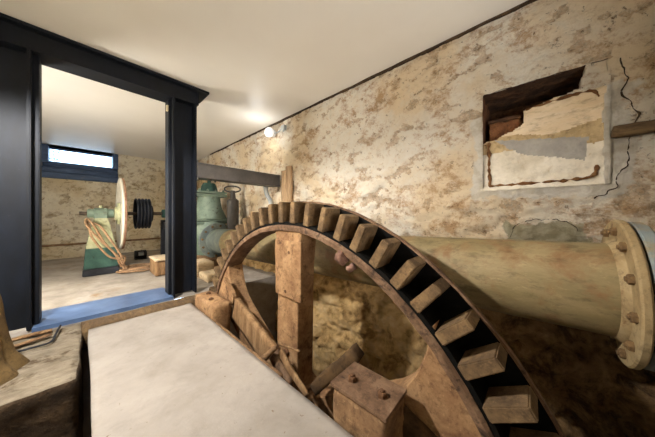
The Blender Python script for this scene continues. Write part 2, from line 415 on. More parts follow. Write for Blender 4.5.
# ------------------------------------------------------------------ window
win = bpy.data.objects.new('window_1', None); COL.objects.link(win); win.location = (0, YF, WZ0); struct(win); WL['window_1'] = Vector((0, YF, WZ0))
for x0, x1 in ((WX0, WX0 + .09), (WX1 - .09, WX1)):
    obj('jamb', nbox(x0, x1, YF + .04, YF + .40, 1.98, ZC, bev=.008), M['sillwood'], win)
obj('sill_board', rough(nbox(WX0 + .0, WX1, YF + .20, YF + .40, 1.90, 2.03, bev=.012), .006), M['sillwood'], win)
obj('sill_board', rough(nbox(WX0 + .0, WX1, YF + .10, YF + .30, 1.78, 1.90, bev=.012), .006, 7, 0, 3), M['sillwood'], win)
obj('sill_board', rough(nbox(WX0 + .0, WX1, YF - .02, YF + .20, 1.66, 1.78, bev=.012), .006, 7, 0, 5), M['sillwood'], win)
obj('top_rail', nbox(WX0 + .09, WX1 - .09, YF + .30, YF + .36, ZC - .035, ZC, bev=.004), M['sillwood'], win)
obj('pane', nbox(WX0 + .08, WX1 - .08, YF + .33, YF + .336, 2.02, ZC - .02, bev=0), M['glass'], win)
# what shows beyond it
bm = bmesh.new(); vs = [bm.verts.new(p) for p in ((-6, YF + .6, 1.7), (6, YF + .6, 1.7), (6, 16, 1.9), (-6, 16, 1.9))]; bm.faces.new(vs)
struct(obj('ground_outside', bm, M['outside']))
pl = thing('plant_sprig', 'small leafy green sprig growing outside the far window', 'plant', (-.48, 8.4, 1.74))
bm = bmesh.new(); tube(bm, smoothpath([(-.48, 8.4, 1.74), (-.46, 8.4, 2.05), (-.50, 8.42, 2.42)]), .006, 6); obj('stem', bm, M['leaf'], pl)
bm = bmesh.new()
for k in range(26):
    c = Vector((-.48 + random.gauss(0, .10), 8.4 + random.gauss(0, .05), 2.28 + random.gauss(0, .09))); d = Vector((random.gauss(0, 1), random.gauss(0, 1), random.gauss(0, 1))).normalized()
    e = d.cross(Vector((.3, .8, .5))).normalized() * .018; L = d * .05
    q = [bm.verts.new(p) for p in (c - L, c + e, c + L, c - e)]; bm.faces.new(q)
obj('foliage', bm, M['leaf'], pl)

# ------------------------------------------------------------------ recess in the wall
nc = bpy.data.objects.new('trim_2', None); COL.objects.link(nc); nc.location = (XW, 0, 1.09); struct(nc); WL['trim_2'] = Vector((XW, 0, 1.09))
Y0, Y1, Z0, Z1 = HOLE; XD = 2.44
def quad_grid(fn, n, m, amp, seed):
    bm = bmesh.new(); g = [[None] * (m + 1) for _ in range(n + 1)]
    for i in range(n + 1):
        for j in range(m + 1):
            p = Vector(fn(i / n, j / m)); p += noise.noise_vector(p * 14 + Vector((seed,) * 3)) * amp + noise.noise_vector(p * 45) * amp * .4
            g[i][j] = bm.verts.new(p)
    for i in range(n):
        for j in range(m): bm.faces.new((g[i][j], g[i + 1][j], g[i + 1][j + 1], g[i][j + 1]))
    return bm
bm = bmesh.new(); box(bm, 2.075, 2.56, Y0 - .08, Y1 + .08, Z0 - .08, Z1 + .08)
bm.faces.ensure_lookup_table(); bmesh.ops.delete(bm, geom=[f for f in bm.faces if all(abs(v.co.x - 2.075) < 1e-5 for v in f.verts)], context='FACES')
obj('recess_core', bm, M['brick'], nc)
obj('soffit', quad_grid(lambda u, v: (2.025 + (XD - 2.025) * u, Y0 + (Y1 - Y0) * v, Z1), 20, 30, .008, 1), M['brick'], nc, 'full')
obj('recess_back', quad_grid(lambda u, v: (XD, Y0 + (Y1 - Y0) * u, Z0 + (Z1 - Z0) * v), 20, 24, .008, 2), M['brick'], nc, 'full')
obj('reveal', quad_grid(lambda u, v: (2.03 + (XD - 2.03) * u, Y1, Z0 + (Z1 - Z0) * v), 20, 24, .006, 3), M['redbrick'], nc, 'full')
obj('reveal', quad_grid(lambda u, v: (2.03 + (XD - 2.03) * u, Y0, Z0 + (Z1 - Z0) * v), 20, 24, .006, 4), M['panel'], nc, 'full')
# nearly flush blocking of the old opening; its upper corner is broken out and leaves a dark hole
HP = [(.30, 1.83), (-.246, 1.83), (-.246, 1.765), (-.224, 1.676), (.022, 1.627), (.034, 1.527), (.186, 1.455), (.30, 1.445)]
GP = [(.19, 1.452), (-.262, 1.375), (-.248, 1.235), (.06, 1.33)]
def inside(p, poly):
    r = False; n = len(poly)
    for i in range(n):
        (x0, y0), (x1, y1) = poly[i], poly[(i + 1) % n]
        if (y0 > p[1]) != (y1 > p[1]) and p[0] < (x1 - x0) * (p[1] - y0) / (y1 - y0) + x0: r = not r
    return r
bm = bmesh.new()
ys = lines(Y0 - .012, Y1 + .008, .008); zs = lines(Z0 - .012, Z1 + .005, .008)
g = []
for y in ys:
    row = []
    for z in zs:
        p = Vector((2.043, y, z))
        p.x += .010 * noise.noise(p * 6) + .006 * noise.noise(p * 22) + .003 * noise.noise(p * 60)
        k_ = max(sstep(-.28, -.33, y) , sstep(1.66, 1.72, z), sstep(1.125, 1.09, z))
        p.x += .010 - .024 * k_
        row.append(bm.verts.new(p + Vector((0, noise.noise(p * 30) * .003, noise.noise(p * 30 + Vector((5, 5, 5))) * .003))))
    g.append(row)
for i in range(len(ys) - 1):
    for j in range(len(zs) - 1):
        c = ((ys[i] + ys[i + 1]) / 2 + .012 * noise.noise(Vector((ys[i] * 20, zs[j] * 20, 3))), (zs[j] + zs[j + 1]) / 2 + .010 * noise.noise(Vector((ys[i] * 20, zs[j] * 20, 8))))
        if inside(c, HP): continue
        f = bm.faces.new((g[i][j], g[i + 1][j], g[i + 1][j + 1], g[i][j + 1]))
        f.material_index = 0
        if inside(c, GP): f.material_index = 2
        elif c[1] > 1.45 + .02 * math.sin(c[0] * 14): f.material_index = 4
        elif c[1] > 1.34 + .02 * math.sin(c[0] * 9): f.material_index = 1
        if c[1] > 1.655 or c[0] < -.318: f.material_index = 3
r = bmesh.ops.extrude_face_region(bm, geom=list(bm.faces))
bmesh.ops.translate(bm, verts=[v for v in r['geom'] if isinstance(v, bmesh.types.BMVert)], vec=(.10, 0, 0))
bmesh.ops.delete(bm, geom=[v for v in bm.verts if not v.link_faces], context='VERTS')
obj('infill', bm, [M['panel'], M['shadow_band'], M['cement_and_shadow'], M['wall'], M['sandstone']], nc, 'full')
def rust_joint(pts, r):
    bm = bmesh.new(); P = smoothpath(pts, 14)
    P = [p + noise.noise_vector(p * 25) * .007 for p in P]
    tube(bm, P, [max(.0015, r * (1 + 1.3 * noise.noise(p * 38))) for p in P], 7); rough(bm, .003, 50)
    obj('joint', bm, M['rustline'], nc)
rust_joint([(2.046, .226, 1.44), (2.046, .228, 1.30), (2.046, .224, 1.14), (2.046, .218, 1.118)], .009)
rust_joint([(2.044, .222, 1.118), (2.044, .05, 1.116), (2.044, -.15, 1.118), (2.044, -.24, 1.121), (2.044, -.282, 1.14), (2.042, -.294, 1.20)], .009)
rust_joint([(2.050, .02, 1.625), (2.050, -.10, 1.640), (2.050, -.20, 1.648), (2.046, -.28, 1.64), (2.044, -.30, 1.60)], .007)
def crack(pts, r):
    bm = bmesh.new(); P = smoothpath([(0, y, z) for y, z in pts], 12); Q = []
    for p in P:
        p = p + noise.noise_vector(p * 30) * .014; Q.append(Vector((wall_x(p.y, p.z)[0] + .001, p.y, p.z)))
    tube(bm, Q, [max(.001, r * (1 + 1.1 * noise.noise(p * 40))) for p in Q], 6); obj('crack', bm, M['earth'], nc)
crack([(-.375, 1.78), (-.40, 1.66), (-.385, 1.58), (-.43, 1.47), (-.41, 1.36), (-.415, 1.22), (-.37, 1.12), (-.36, 1.06), (-.28, 1.0)], .003)
crack([(.10, .74), (.06, .84), (-.05, .87), (-.16, .865), (-.22, .80)], .0022)
b = thing('brick', 'crumbling brown brick standing in the dark end of the wall recess', 'brick', (2.2, .15, 1.445))
obj('brick_body', rbox(2.11, 2.30, .045, .235, 1.44, 1.60, .012, .012, 16, .006, .006), M['redbrick'], b, 'full')
obj('mortar', rbox(2.13, 2.33, .04, .245, 1.602, 1.635, .012, .008, 16, .005, .004), M['brick'], b, 'full')
tag(obj('shadow_strip', rbox(2.010, 2.10, -1.45, -.345, 1.338, 1.398, .02, .010, 6, .005, .004), M['kerb_and_shadow'], None, 'full'), 'dark brown strip standing in for a shadow band beside the recess', 'timber')  # added strip, its dark colour imitates a shadow band on the wall

# ------------------------------------------------------------------ black steel opening
fr = thing('steel_frame', 'black painted steel portal frame between the two rooms', 'steel frame', (.3, 2.9, 0))
def bev(bm, o=.005):
    bmesh.ops.recalc_face_normals(bm, faces=bm.faces)
    bmesh.ops.bevel(bm, geom=list(bm.edges), offset=o, segments=2, affect='EDGES')
def hsection(bm, x0, x1, y0, y1, z0, z1, tf=.018, tw=.014):
    """column with its two flanges facing along x and the web seen from the front"""
    box(bm, x0, x0 + tf, y0, y1, z0, z1); box(bm, x1 - tf, x1, y0, y1, z0, z1)
    ym = (y0 + y1) / 2; box(bm, x0 + tf, x1 - tf, ym - tw / 2, ym + tw / 2, z0, z1)
bm = bmesh.new(); hsection(bm, .645, .875, 2.83, 3.05, .012, 2.20, .02); bev(bm); obj('column', bm, M['steel'], fr)
bm = bmesh.new(); hsection(bm, -.56, -.275, 2.83, 3.05, .012, 2.20, .022); box(bm, -.275, -.24, 2.90, 3.05, .03, 2.17); bev(bm); obj('column', bm, M['steel'], fr)
bm = bmesh.new(); hsection(bm, -.97, -.58, 2.83, 3.05, .012, 2.20, .022); obj('column', bm, M['steel'], fr)
bm = bmesh.new(); box(bm, .618, .645, 2.90, 3.05, .03, 2.17); bev(bm); obj('jamb_lining', bm, M['steel'], fr)
bm = bmesh.new()
box(bm, XL + .01, .99, 2.775, 3.10, 2.315, 2.337); box(bm, XL + .01, .895, 2.83, 3.05, 2.17, 2.19); box(bm, XL + .01, .895, 2.842, 2.86, 2.19, 2.315)
box(bm, XL + .01, .895, 3.0, 3.02, 2.19, 2.315); box(bm, .885, .895, 2.83, 3.05, 2.19, 2.315)
obj('header_beam', bm, M['steel'], fr)
bm = bmesh.new(); box(bm, -.27, .645, 2.83, 3.28, .006, .028); box(bm, -.27, .645, 2.815, 2.83, -.03, .030)
obj('threshold_plate', bm, M['sill'], fr)
sg = obj('paper_tag', nbox(.6, .617, 2.895, 2.93, 2.03, 2.09, bev=.002), M['tag'], fr); sg['label'] = 'cream paper tag'

bt = thing('steel_beam', 'dark grey steel beam bridging from black column to rough wall', 'beam', (1.45, 2.9, 1.33))
bm = bmesh.new(); box(bm, .878, 2.0, 2.79, 2.97, 1.485, 1.50); box(bm, .878, 2.0, 2.79, 2.97, 1.33, 1.345); box(bm, .878, 2.0, 2.80, 2.816, 1.345, 1.485); box(bm, .878, 2.0, 2.94, 2.955, 1.345, 1.485)
obj('beam_section', bm, M['grey'], bt)
obj('end_plate', nbox(.876, .89, 2.83, 2.98, 1.30, 1.53, bev=.002), M['grey'], bt)
for y in (2.84, 2.92):
    obj('bolt', bolt_bm((1.03 + (y - 2.84), y, 1.33), (0, 0, -1), .014), M['grey'], bt)
tp = thing('timber_pad', 'upright brown timber pad on the wall beside the steel beam end', 'timber', (1.97, 2.6, 1.04))
obj('plank', rbox(1.945, 2.0, 2.585, 2.70, 1.05, 1.55, .03, .004, 8, .002, .006), M['pad'], tp, 'full')
obj('plank', rbox(1.935, 2.0, 2.49, 2.58, 1.03, 1.60, .03, .004, 8, .002, .006, 3), M['pad'], tp, 'full')
bm = bmesh.new(); tube(bm, smoothpath([(1.96, 2.98, 1.02), (1.95, 2.98, 1.12), (1.88, 2.97, 1.22), (1.84, 2.94, 1.327)], 8), .032, 12)
tag(obj('conduit_elbow', bm, M['conduit'], None, True), 'pale grey bent conduit under the steel beam end', 'conduit')

# bulkhead lamp
lp = thing('bulkhead_lamp', 'round white bulkhead lamp on the wall just under the ceiling', 'lamp', (2.0, 2.98, 2.18))
obj('lamp_base', nlathe([(0, .055), (.03, .06), (.045, .055)], (-1, 0, 0), (2.02, 2.98, 2.18), 32), M['plastic'], lp, True)
obj('globe', nlathe([(.045, .055), (.06, .066), (.085, .075), (.115, .07), (.14, .05), (.155, .02)], (-1, 0, 0), (2.02, 2.98, 2.18), 32), M['globe'], lp, True)
obj('junction_box', nbox(1.97, 2.02, 2.66, 2.74, 2.15, 2.23, bev=.008), M['conduit'], lp)
bm = bmesh.new(); tube(bm, smoothpath([(1.99, 2.74, 2.185), (1.985, 2.82, 2.16), (1.99, 2.92, 2.165)]), .008, 8); obj('cable', bm, M['conduit'], lp, True)

# ------------------------------------------------------------------ slab and edges
sl = rbox(.022, .742, YB, 2.575, -.07, 0, .03, .004, 4, .0015, .004)
tag(obj('concrete_slab', sl, M['slab'], None, 'full'), 'large dusty white concrete slab bridging the wheel pit', 'slab')
tag(obj('kerb_timber', rbox(-.02, .90, 2.585, 2.808, -.16, .002, .03, .008, 5, .003, .01), M['kerb_and_shadow'], None, 'full'), 'brown timber kerb lying between slab and black threshold', 'timber')
tag(obj('edge_board', rbox(.744, .775, 1.05, 1.98, -.22, -.012, .03, .006, 5, .003, .006), M['oak2'], None, 'full'), 'pale brown board standing along the slab edge over the pit', 'board')

# ------------------------------------------------------------------ the pit wheel
HY_, HZ_ = 1.325, -.572
gw = thing('gear_wheel', 'huge rusty toothed gear wheel rising out of the pit', 'gear wheel', (1.06, HY_, HZ_))
gw.scale = (1, 1.012, 1.012)
def ring(prof, seg=198):
    bm = bmesh.new(); rs = []
    for x, r in prof:
        rs.append([bm.verts.new((x, HY_ + r * math.sin(2 * PI * k / seg), HZ_ + r * math.cos(2 * PI * k / seg))) for k in range(seg)])
    for A, B in zip(rs, rs[1:] + rs[:1]):
        for k in range(seg): bm.faces.new((A[k], A[(k + 1) % seg], B[(k + 1) % seg], B[k]))
    return bm
obj('rim', rough(ring([(.985, 1.345), (.980, 1.372), (.992, 1.385), (1.145, 1.385), (1.15, 1.345), (1.10, 1.335), (1.03, 1.335)]), .004, 14), M['rim'], gw, True)
obj('root_band', rough(ring([(.995, 1.380), (.997, 1.405), (1.135, 1.412), (1.138, 1.380)]), .004, 30), M['grease'], gw, True)
obj('shroud', ring([(1.120, 1.40), (1.120, 1.552), (1.138, 1.552), (1.138, 1.40)]), M['grease'], gw)
obj('shroud_edge', rough(ring([(1.116, 1.550), (1.116, 1.560), (1.142, 1.560), (1.142, 1.550)]), .003, 14), M['rim'], gw, True)
NTEETH = 66
tooth0 = None
bm = bmesh.new()
prof = [(-.028, 1.400), (-.027, 1.43), (-.024, 1.55), (.024, 1.55), (.027, 1.43), (.028, 1.400)]
prism(bm, [(.983, t, r) for t, r in prof], (1, 0, 0), .136)
bmesh.ops.recalc_face_normals(bm, faces=bm.faces)
bmesh.ops.bevel(bm, geom=list(bm.edges), offset=.005, segments=2, affect='EDGES')
tooth_mesh = bpy.data.meshes.new('tooth'); bm.to_mesh(tooth_mesh); bm.free(); tooth_mesh.materials.append(M['tooth'])
for k in range(NTEETH):
    a = -(k + .71) * 2 * PI / NTEETH                 # measured from the top, towards the camera's end of the wall
    deg = math.degrees(a) % 360
    if 100 < deg < 260: continue                     # the arc down in the pit that shows from nowhere
    o = bpy.data.objects.new('tooth', tooth_mesh); COL.objects.link(o); o.parent = gw
    o.location = (-1.06 + 0, 0, 0); o.rotation_euler = (-a + random.gauss(0, .002), 0, 0)
    o.scale = (1, random.uniform(.94, 1.04), 1)
def spoke(ang, flare, mat, t=.155, half=.118, r0=.16, right_extra=1., front=1.0, wr=1.36):
    poly = []; n = 14
    L = []; Rr = []
    for i in range(n + 1):
        r = r0 + (wr - r0) * i / n
        u = max(0., (r - .92) / .44)
        L.append((-(half + flare * u ** 2.2), r)); Rr.append((half + flare * right_extra * u ** 2.2, r))
    pts = L + Rr[::-1]
    ca, sa = math.cos(ang), math.sin(ang)
    bm = bmesh.new()
    prism(bm, [(front, HY_ + s_ * ca + r * sa, HZ_ - s_ * sa + r * ca) for s_, r in pts], (1, 0, 0), t)
    bmesh.ops.recalc_face_normals(bm, faces=bm.faces)
    bmesh.ops.bevel(bm, geom=[e for e in bm.edges], offset=.006, segments=1, affect='EDGES')
    return bm
for k in range(6):
    ang = R_(60 * k - 1)
    o = spoke(ang, .03 if k == 0 else .26, None, right_extra=1.5 if k == 0 else 1.)
    sp = obj('spoke', o, M['cast'], gw)
    if k == 0:
        for yy, zz in ((1.30, .34), (1.31, -.10), (1.26, .62)):
            obj('bolt', bolt_bm((1.0, yy, zz), (-1, 0, 0), .026, .02), M['rust'], sp)
        obj('joint_plate', rough(nbox(.975, 1.0, 1.135, 1.425, .30, .70, bev=.006), .004, 10), M['cast'], sp)
obj('hub', nlathe([(-.10, .20), (-.06, .26), (.2, .26), (.24, .20)], (1, 0, 0), (1.0, HY_, HZ_), 40), M['cast'], gw, True)
obj('axle', nlathe([(-.12, .08), (.85, .08)], (1, 0, 0), (1.0, HY_, HZ_), 24), M['cast'], gw, True)
for q, (yy, zz, w_) in enumerate(((.80, .645, .07), (.735, .595, .045))):
    obj('rusty_lug', rbox(.955, 1.03, yy - w_ / 2, yy + w_ / 2, zz - w_ / 2, zz + w_ * .6, .018, .016, 18, .004, .02, q), M['lug'], gw, 'full')

# ------------------------------------------------------------------ blocks and timber in the pit
bl = thing('bearing_block', 'brown timber block with two bolts standing by the slab corner', 'block', (.84, .53, -1.0))
obj('block_body', rbox(.757, .932, .40, .66, -1.6, .128, .02, .006, 9, .003, .005), M['oak2'], bl, 'full')
obj('cap_plate', rough(nbox(.750, .94, .392, .668, .13, .146, bev=.003), .0025, 12), M['rim'], bl)
for c in ((.825, .60, .146), (.835, .455, .146)): obj('bolt', bolt_bm(c, (0, 0, 1), .020, .02), M['rust'], bl)
b2 = thing('bearing_block', 'rust-stained brown block at the slab edge near the black column', 'block', (.82, 2.25, -1.0))
obj('block_body', rbox(.75, .91, 2.02, 2.50, -1.2, .11, .03, .008, 7, .003, .008), M['cast'], b2, 'full')
obj('bolt', bolt_bm((.80, 2.2, .11), (0, 0, 1), .022, .014), M['rust'], b2)
obj('bolt', bolt_bm((.84, 2.38, .11), (0, 0, 1), .022, .014), M['rust'], b2)

def beam_between(a, b, w, t, up, cell=.035, amp=.006, seed=0., taper=1.):
    a, b = Vector(a), Vector(b); d = (b - a); L = d.length; d.normalize()
    u = Vector(up); u -= d * u.dot(d); u.normalize(); s = d.cross(u)
    bm = rbox(0, L, -w / 2, w / 2, -t / 2, t / 2, cell, amp, 7, .002, .006, seed)
    for v in bm.verts:
        k = 1 + (taper - 1) * v.co.x / L
        v.co = a + d * v.co.x + u * v.co.y * k + s * v.co.z
    return bm
tag(obj('leaning_plank', beam_between((.93, 1.98, .06), (.93, 1.36, -.16), .21, .05, (0, .2, 1), seed=2), M['oak'], None, 'full'), 'pale brown plank slanting down beside the upright spoke', 'plank')
bm = bmesh.new()
pts = []
for i in range(9):
    a = -PI / 2 + PI * i / 8; pts.append((.03 + .0 + .075 * math.cos(a) + .16, .075 * math.sin(a)))
pts += [(0, .075), (0, -.075)]
d = Vector((0, -.60, -.36)).normalized(); u = Vector((0, -.36, .60)).normalized()
a0 = Vector((.918, 2.24, .23))
prism(bm, [a0 + d * p + u * q for p, q in pts], (1, 0, 0), .03)
bmesh.ops.recalc_face_normals(bm, faces=bm.faces)
tag(obj('iron_strap', bm, M['cast']), 'rusty round-ended iron strap lying on the slanting plank', 'strap')
sh = [((.86, 1.22, .06), (.86, 1.00, .10), .022, .02, 'oak', 'thin pale splinter of wood jutting from the foot of the upright spoke'),
      ((.84, 1.18, .03), (.85, .92, -.12), .07, .02, 'oak', 'short split orange-brown board propped against the slab edge'),
      ((.87, 1.30, -.02), (.86, 1.10, -.16), .12, .05, 'rim', 'jagged dark lump of broken timber at the foot of the upright spoke'),
      ((.805, 1.34, -.08), (.805, 1.18, .07), .05, .03, 'oak2', 'upright brown wood fragment beside the foot of the spoke')]
for i, (a, b, w_, t_, m_, l_) in enumerate(sh):
    tag(obj('wood_fragment', beam_between(a, b, w_, t_, (0, .3, 1), .02, .010, 10 + i, .55), M[m_], None, 'full'), l_, 'wood fragment')
tag(obj('tilted_timber', beam_between((.95, .96, -.14), (1.05, .72, .125), .075, .10, (0, .5, 1), .02, .008, 21), M['dark_oak'], None, 'full'), 'dark tilted timber end rising behind the bolted block', 'timber')
tag(obj('mossy_beam', beam_between((.96, .44, -.02), (1.0, .16, -.14), .10, .10, (0, 0, 1), .02, .008, 33), M['dark_oak'], None, 'full'), 'dark mossy beam end behind the bolted block', 'beam')

# ------------------------------------------------------------------ water pipe
def pz(y): return .57 - (y + .29) * .028
PX = 1.60
wp = thing('water_pipe', 'long corroded cream-green water pipe running behind the gear wheel', 'pipe', (PX, 1.9, .2))
ax = Vector((0, 1, -.028)).normalized()
A0 = Vector((PX, -.312, pz(-.29)))
bm = bmesh.new()
L = 4.46; prof = []
n = 60
for i in range(n + 1): prof.append((.02 + (L - .02) * i / n, .203 + .002 * noise.noise(Vector((i * .7, 0, 0)))))
lathe(bm, prof, ax, A0, 56); obj('barrel', bm, M['pipe'], wp, True)
def flange(name, org, axis, r, t, n, mat, parent, rb, off=0., bolts=True):
    f = obj(name, nlathe([(0, .2), (0, r - .006), (.006, r), (t - .006, r), (t, r - .006), (t, .2)], axis, org, 72), mat, parent, True)
    d, u, w_ = frame_of(axis)
    if bolts:
        for k in range(n):
            a = 2 * PI * (k + off) / n
            obj('bolt', bolt_bm(Vector(org) + d * t + (u * math.cos(a) + w_ * math.sin(a)) * rb, axis, .020, .016), M['bolt'], f)
    return f
flange('flange', A0 + ax * -.0, ax, .31, .028, 12, M['flange'], wp, .262, .3)
obj('weld_collar', nlathe([(.026, .222), (.04, .216), (.052, .203)], ax, A0, 56), M['flange'], wp, True)
flange('flange', A0 + ax * (L - .03), -ax, .31, .04, 12, M['bluegrey'], wp, .262, .3)
sg = obj('grey_green_length', nlathe([(L - .62, .2065), (L - .03, .2065)], ax, A0, 56, False), M['bluegrey'], wp, True); sg['label'] = 'grey-green painted end of the pipe'
w2 = thing('water_pipe', 'pale blue pipe length bolted on beyond the big cream flange', 'pipe', (PX, -.6, .2))
B0 = A0 - ax * .008
flange('flange', B0, -ax, .30, .04, 12, M['blue'], w2, .262, .3)
obj('gasket', nlathe([(-.001, .26), (.007, .26)], -ax, A0, 56), M['black'], w2)
obj('barrel', nlathe([(.03, .19), (.12, .20), (1.36, .20)], -ax, B0, 56), M['blue'], w2, True)

# ------------------------------------------------------------------ gate valve and its key
vy = 4.50; vz = pz(4.42)
gv = thing('gate_valve', 'sage green cast iron gate valve at the far end of the pipe', 'valve', (PX, vy, vz - .3))
obj('valve_body', nlathe([(-.30, .20), (-.16, .24), (.0, .30), (.12, .32), (.22, .30), (.30, .27), (.34, .26)], (0, 0, 1), (PX, vy, vz), 40), M['green'], gv, True)
obj('body_flange', nbox(PX - .36, PX + .36, vy - .22, vy + .22, vz + .30, vz + .345, bev=.01), M['green'], gv)
obj('bonnet_flange', nbox(PX - .36, PX + .36, vy - .22, vy + .22, vz + .352, vz + .40, bev=.01), M['green'], gv)
bm = nlathe([(0, .30), (.08, .27), (.20, .22), (.30, .20), (.40, .19)], (0, 0, 1), (PX, vy, vz + .40), 40); obj('bonnet', bm, M['green'], gv, True)
obj('gland_flange', nbox(PX - .27, PX + .27, vy - .17, vy + .17, vz + .80, vz + .85, bev=.01), M['green'], gv)
obj('gland_flange', nbox(PX - .27, PX + .27, vy - .17, vy + .17, vz + .86, vz + .90, bev=.01), M['green'], gv)
obj('stuffing_box', nlathe([(0, .15), (.1, .13), (.16, .10), (.16, .03), (.34, .03)], (0, 0, 1), (PX, vy, vz + .90), 28), M['dgreen'], gv, True)
for k in range(5):
    obj('bolt', bolt_bm((PX - .30 + .15 * k, vy - .18, vz + .40), (0, 0, 1), .022, .03), M['green'], gv)
for k in range(4):
    obj('bolt', bolt_bm((PX - .21 + .14 * k, vy - .13, vz + .90), (0, 0, 1), .022, .03), M['green'], gv)
vk = thing('valve_spindle', 'grey valve spindle post with looped cross handle beside the green valve', 'valve spindle', (1.82, 3.98, .3))
obj('post', rough(nlathe([(0, .085), (.60, .085), (.62, .10), (1.06, .10), (1.10, .05), (1.24, .035)], (0, 0, 1), (1.82, 3.98, .1), 20), .005, 9), M['grey'], vk, True)
bm = bmesh.new(); n = 40
pts = [Vector((1.82 + .115 * math.cos(2 * PI * k / n), 3.98 - .115 * math.cos(2 * PI * k / n) * .6 + .02, 1.37 + .055 * math.sin(2 * PI * k / n))) for k in range(n + 1)]
tube(bm, pts, .014, 8); obj('handle', bm, M['grey'], vk, True)
obj('valve_footing', bm := rbox(1.35, 1.85, 4.05, 4.62, -.05, .17, .04, .01, 6, .004, .01), M['oak2'], gv, 'full')
tag(obj('footing_stone', rbox(1.08, 1.34, 3.55, 3.95, -.01, .20, .04, .008, 6, .003, .012), M['sandstone'], None, 'full'), 'pale squared stone on the floor below the far pipe flange', 'stone')
tag(obj('footing_stone', rbox(1.10, 1.36, 3.15, 3.50, -.01, .10, .04, .008, 6, .003, .012, 4), M['sandstone'], None, 'full'), 'low pale stone on the floor behind the black column', 'stone')

# ------------------------------------------------------------------ line shaft, pedestal, hose in the far room
ym, zs = 5.0, .925
pd = thing('bearing_pedestal', 'tapered green iron pedestal carrying the shaft, worn yellow above', 'pedestal', (.18, ym, 0))
def frustum(z0, w0, d0, z1, w1, d1, x, y):
    bm = bmesh.new()
    a = [bm.verts.new((x + sx * w0 / 2, y + sy * d0 / 2, z0)) for sx, sy in ((-1, -1), (1, -1), (1, 1), (-1, 1))]
    b = [bm.verts.new((x + sx * w1 / 2, y + sy * d1 / 2, z1)) for sx, sy in ((-1, -1), (1, -1), (1, 1), (-1, 1))]
    bm.faces.new(a); bm.faces.new(b)
    for i in range(4): bm.faces.new((a[i], a[(i + 1) % 4], b[(i + 1) % 4], b[i]))
    bmesh.ops.recalc_face_normals(bm, faces=bm.faces)
    bmesh.ops.bevel(bm, geom=list(bm.edges), offset=.008, segments=2, affect='EDGES'); return bm
obj('plinth', frustum(.0, .40, .46, .10, .38, .44, .18, ym), M['black'], pd)
obj('lower_body', frustum(.10, .37, .42, .40, .33, .38, .18, ym), M['dgreen'], pd)
obj('upper_body', frustum(.40, .33, .38, .85, .15, .20, .18, ym), M['lime'], pd)
bm = nlathe([(-.15, .05), (-.14, .065), (-.08, .07), (-.07, .085), (.07, .085), (.08, .07), (.14, .065), (.15, .05)], (1, 0, 0), (.18, ym, zs), 28); obj('bearing', bm, M['green'], pd, True)
obj('bearing_cap', nbox(.11, .25, ym - .10, ym + .10, .85, .93, bev=.01), M['green'], pd)
obj('oil_cup', nlathe([(0, .02), (.03, .025), (.05, .02)], (0, 0, 1), (.18, ym, 1.0), 14), M['lime'], pd, True)

sf = thing('line_shaft', 'horizontal line shaft with tall pale wheel and black grooved pulley', 'shaft', (.6, ym, zs))
obj('shaft', nlathe([(-.05, .028), (1.25, .028)], (1, 0, 0), (.0, ym, zs), 20), M['shaft'], sf, True)
wh = obj('wheel', nlathe([(.0, .10), (-.004, .50), (-.016, .52), (-.016, .575), (-.006, .585), (.006, .585)], (1, 0, 0), (.40, ym, zs), 80), M['wheelface'], sf, True)
obj('wheel_rim', nlathe([(.006, .52), (.006, .587), (.030, .587), (.036, .58), (.036, .53), (.02, .52)], (1, 0, 0), (.40, ym, zs), 80, False), M['wheelrim'], wh, True)
obj('hub', nlathe([(-.07, .06), (-.06, .10), (-.035, .11), (-.035, .17), (-.005, .18), (.03, .12), (.07, .08)], (1, 0, 0), (.40, ym, zs), 32), M['lime'], wh, True)
pp = [(-.10, .24), (-.10, .262)]
for k in range(4): pp += [(-.085 + .045 * k, .262), (-.07 + .045 * k, .225), (-.055 + .045 * k, .262)]
pp += [(.09, .262), (.095, .24), (.095, .16), (.13, .14), (.14, .06)]
obj('grooved_pulley', nlathe([(-.03, .04), (-.03, .22)] + pp, (1, 0, 0), (.69, ym, zs), 48), M['black'], sf, True)
obj('coupling', nlathe([(0, .05), (.01, .075), (.08, .08), (.09, .10), (.20, .10), (.21, .06)], (1, 0, 0), (.96, ym, zs), 32), M['dgreen'], sf, True)

hs = []
def loop(c, rx, ry, z, n=40, tw=.012, ph=0.):
    return [Vector((c[0] + rx * math.cos(2 * PI * k / n + ph), c[1] + ry * math.sin(2 * PI * k / n + ph), z + tw * math.sin(4 * PI * k / n + ph))) for k in range(n + 1)]
ho = thing('hose', 'tan hose hung over the green pedestal and coiled on the floor', 'hose', (.4, 4.7, 0))
for i in range(3):
    bm = bmesh.new(); tube(bm, loop((.60 + .02 * i, 4.71 + .01 * i), .26 - .02 * i, .17 - .012 * i, .02 + .022 * i, 40, .006, i * 1.3), .014, 8); obj('coil', bm, M['hose'], ho, True)
for i in range(2):
    dx = .055 * i
    bm = bmesh.new()
    tube(bm, smoothpath([(.42 + dx * .5, 4.62, .06), (.38, 4.66 + dx, .20), (.30 - dx, 4.70, .34 - dx), (.14 - dx, 4.74, .56), (.02 + dx * .6, 4.80, .76 - dx * .6), (.03, 4.88, .84 - dx * .8), (.10 + dx, 4.80, .74), (.20 + dx, 4.72, .50 + dx), (.33 + dx, 4.68, .28), (.39 + dx * .6, 4.64, .10)], 8), .014, 8)
    obj('hanging_loop', bm, M['hose'], ho, True)
bm = bmesh.new(); tube(bm, smoothpath([(.38, 4.60, .14), (.35, 4.58, .20), (.37, 4.56, .26), (.42, 4.60, .27), (.43, 4.64, .2), (.40, 4.62, .13)], 6), .012, 8); obj('binding', bm, M['hose'], ho, True)

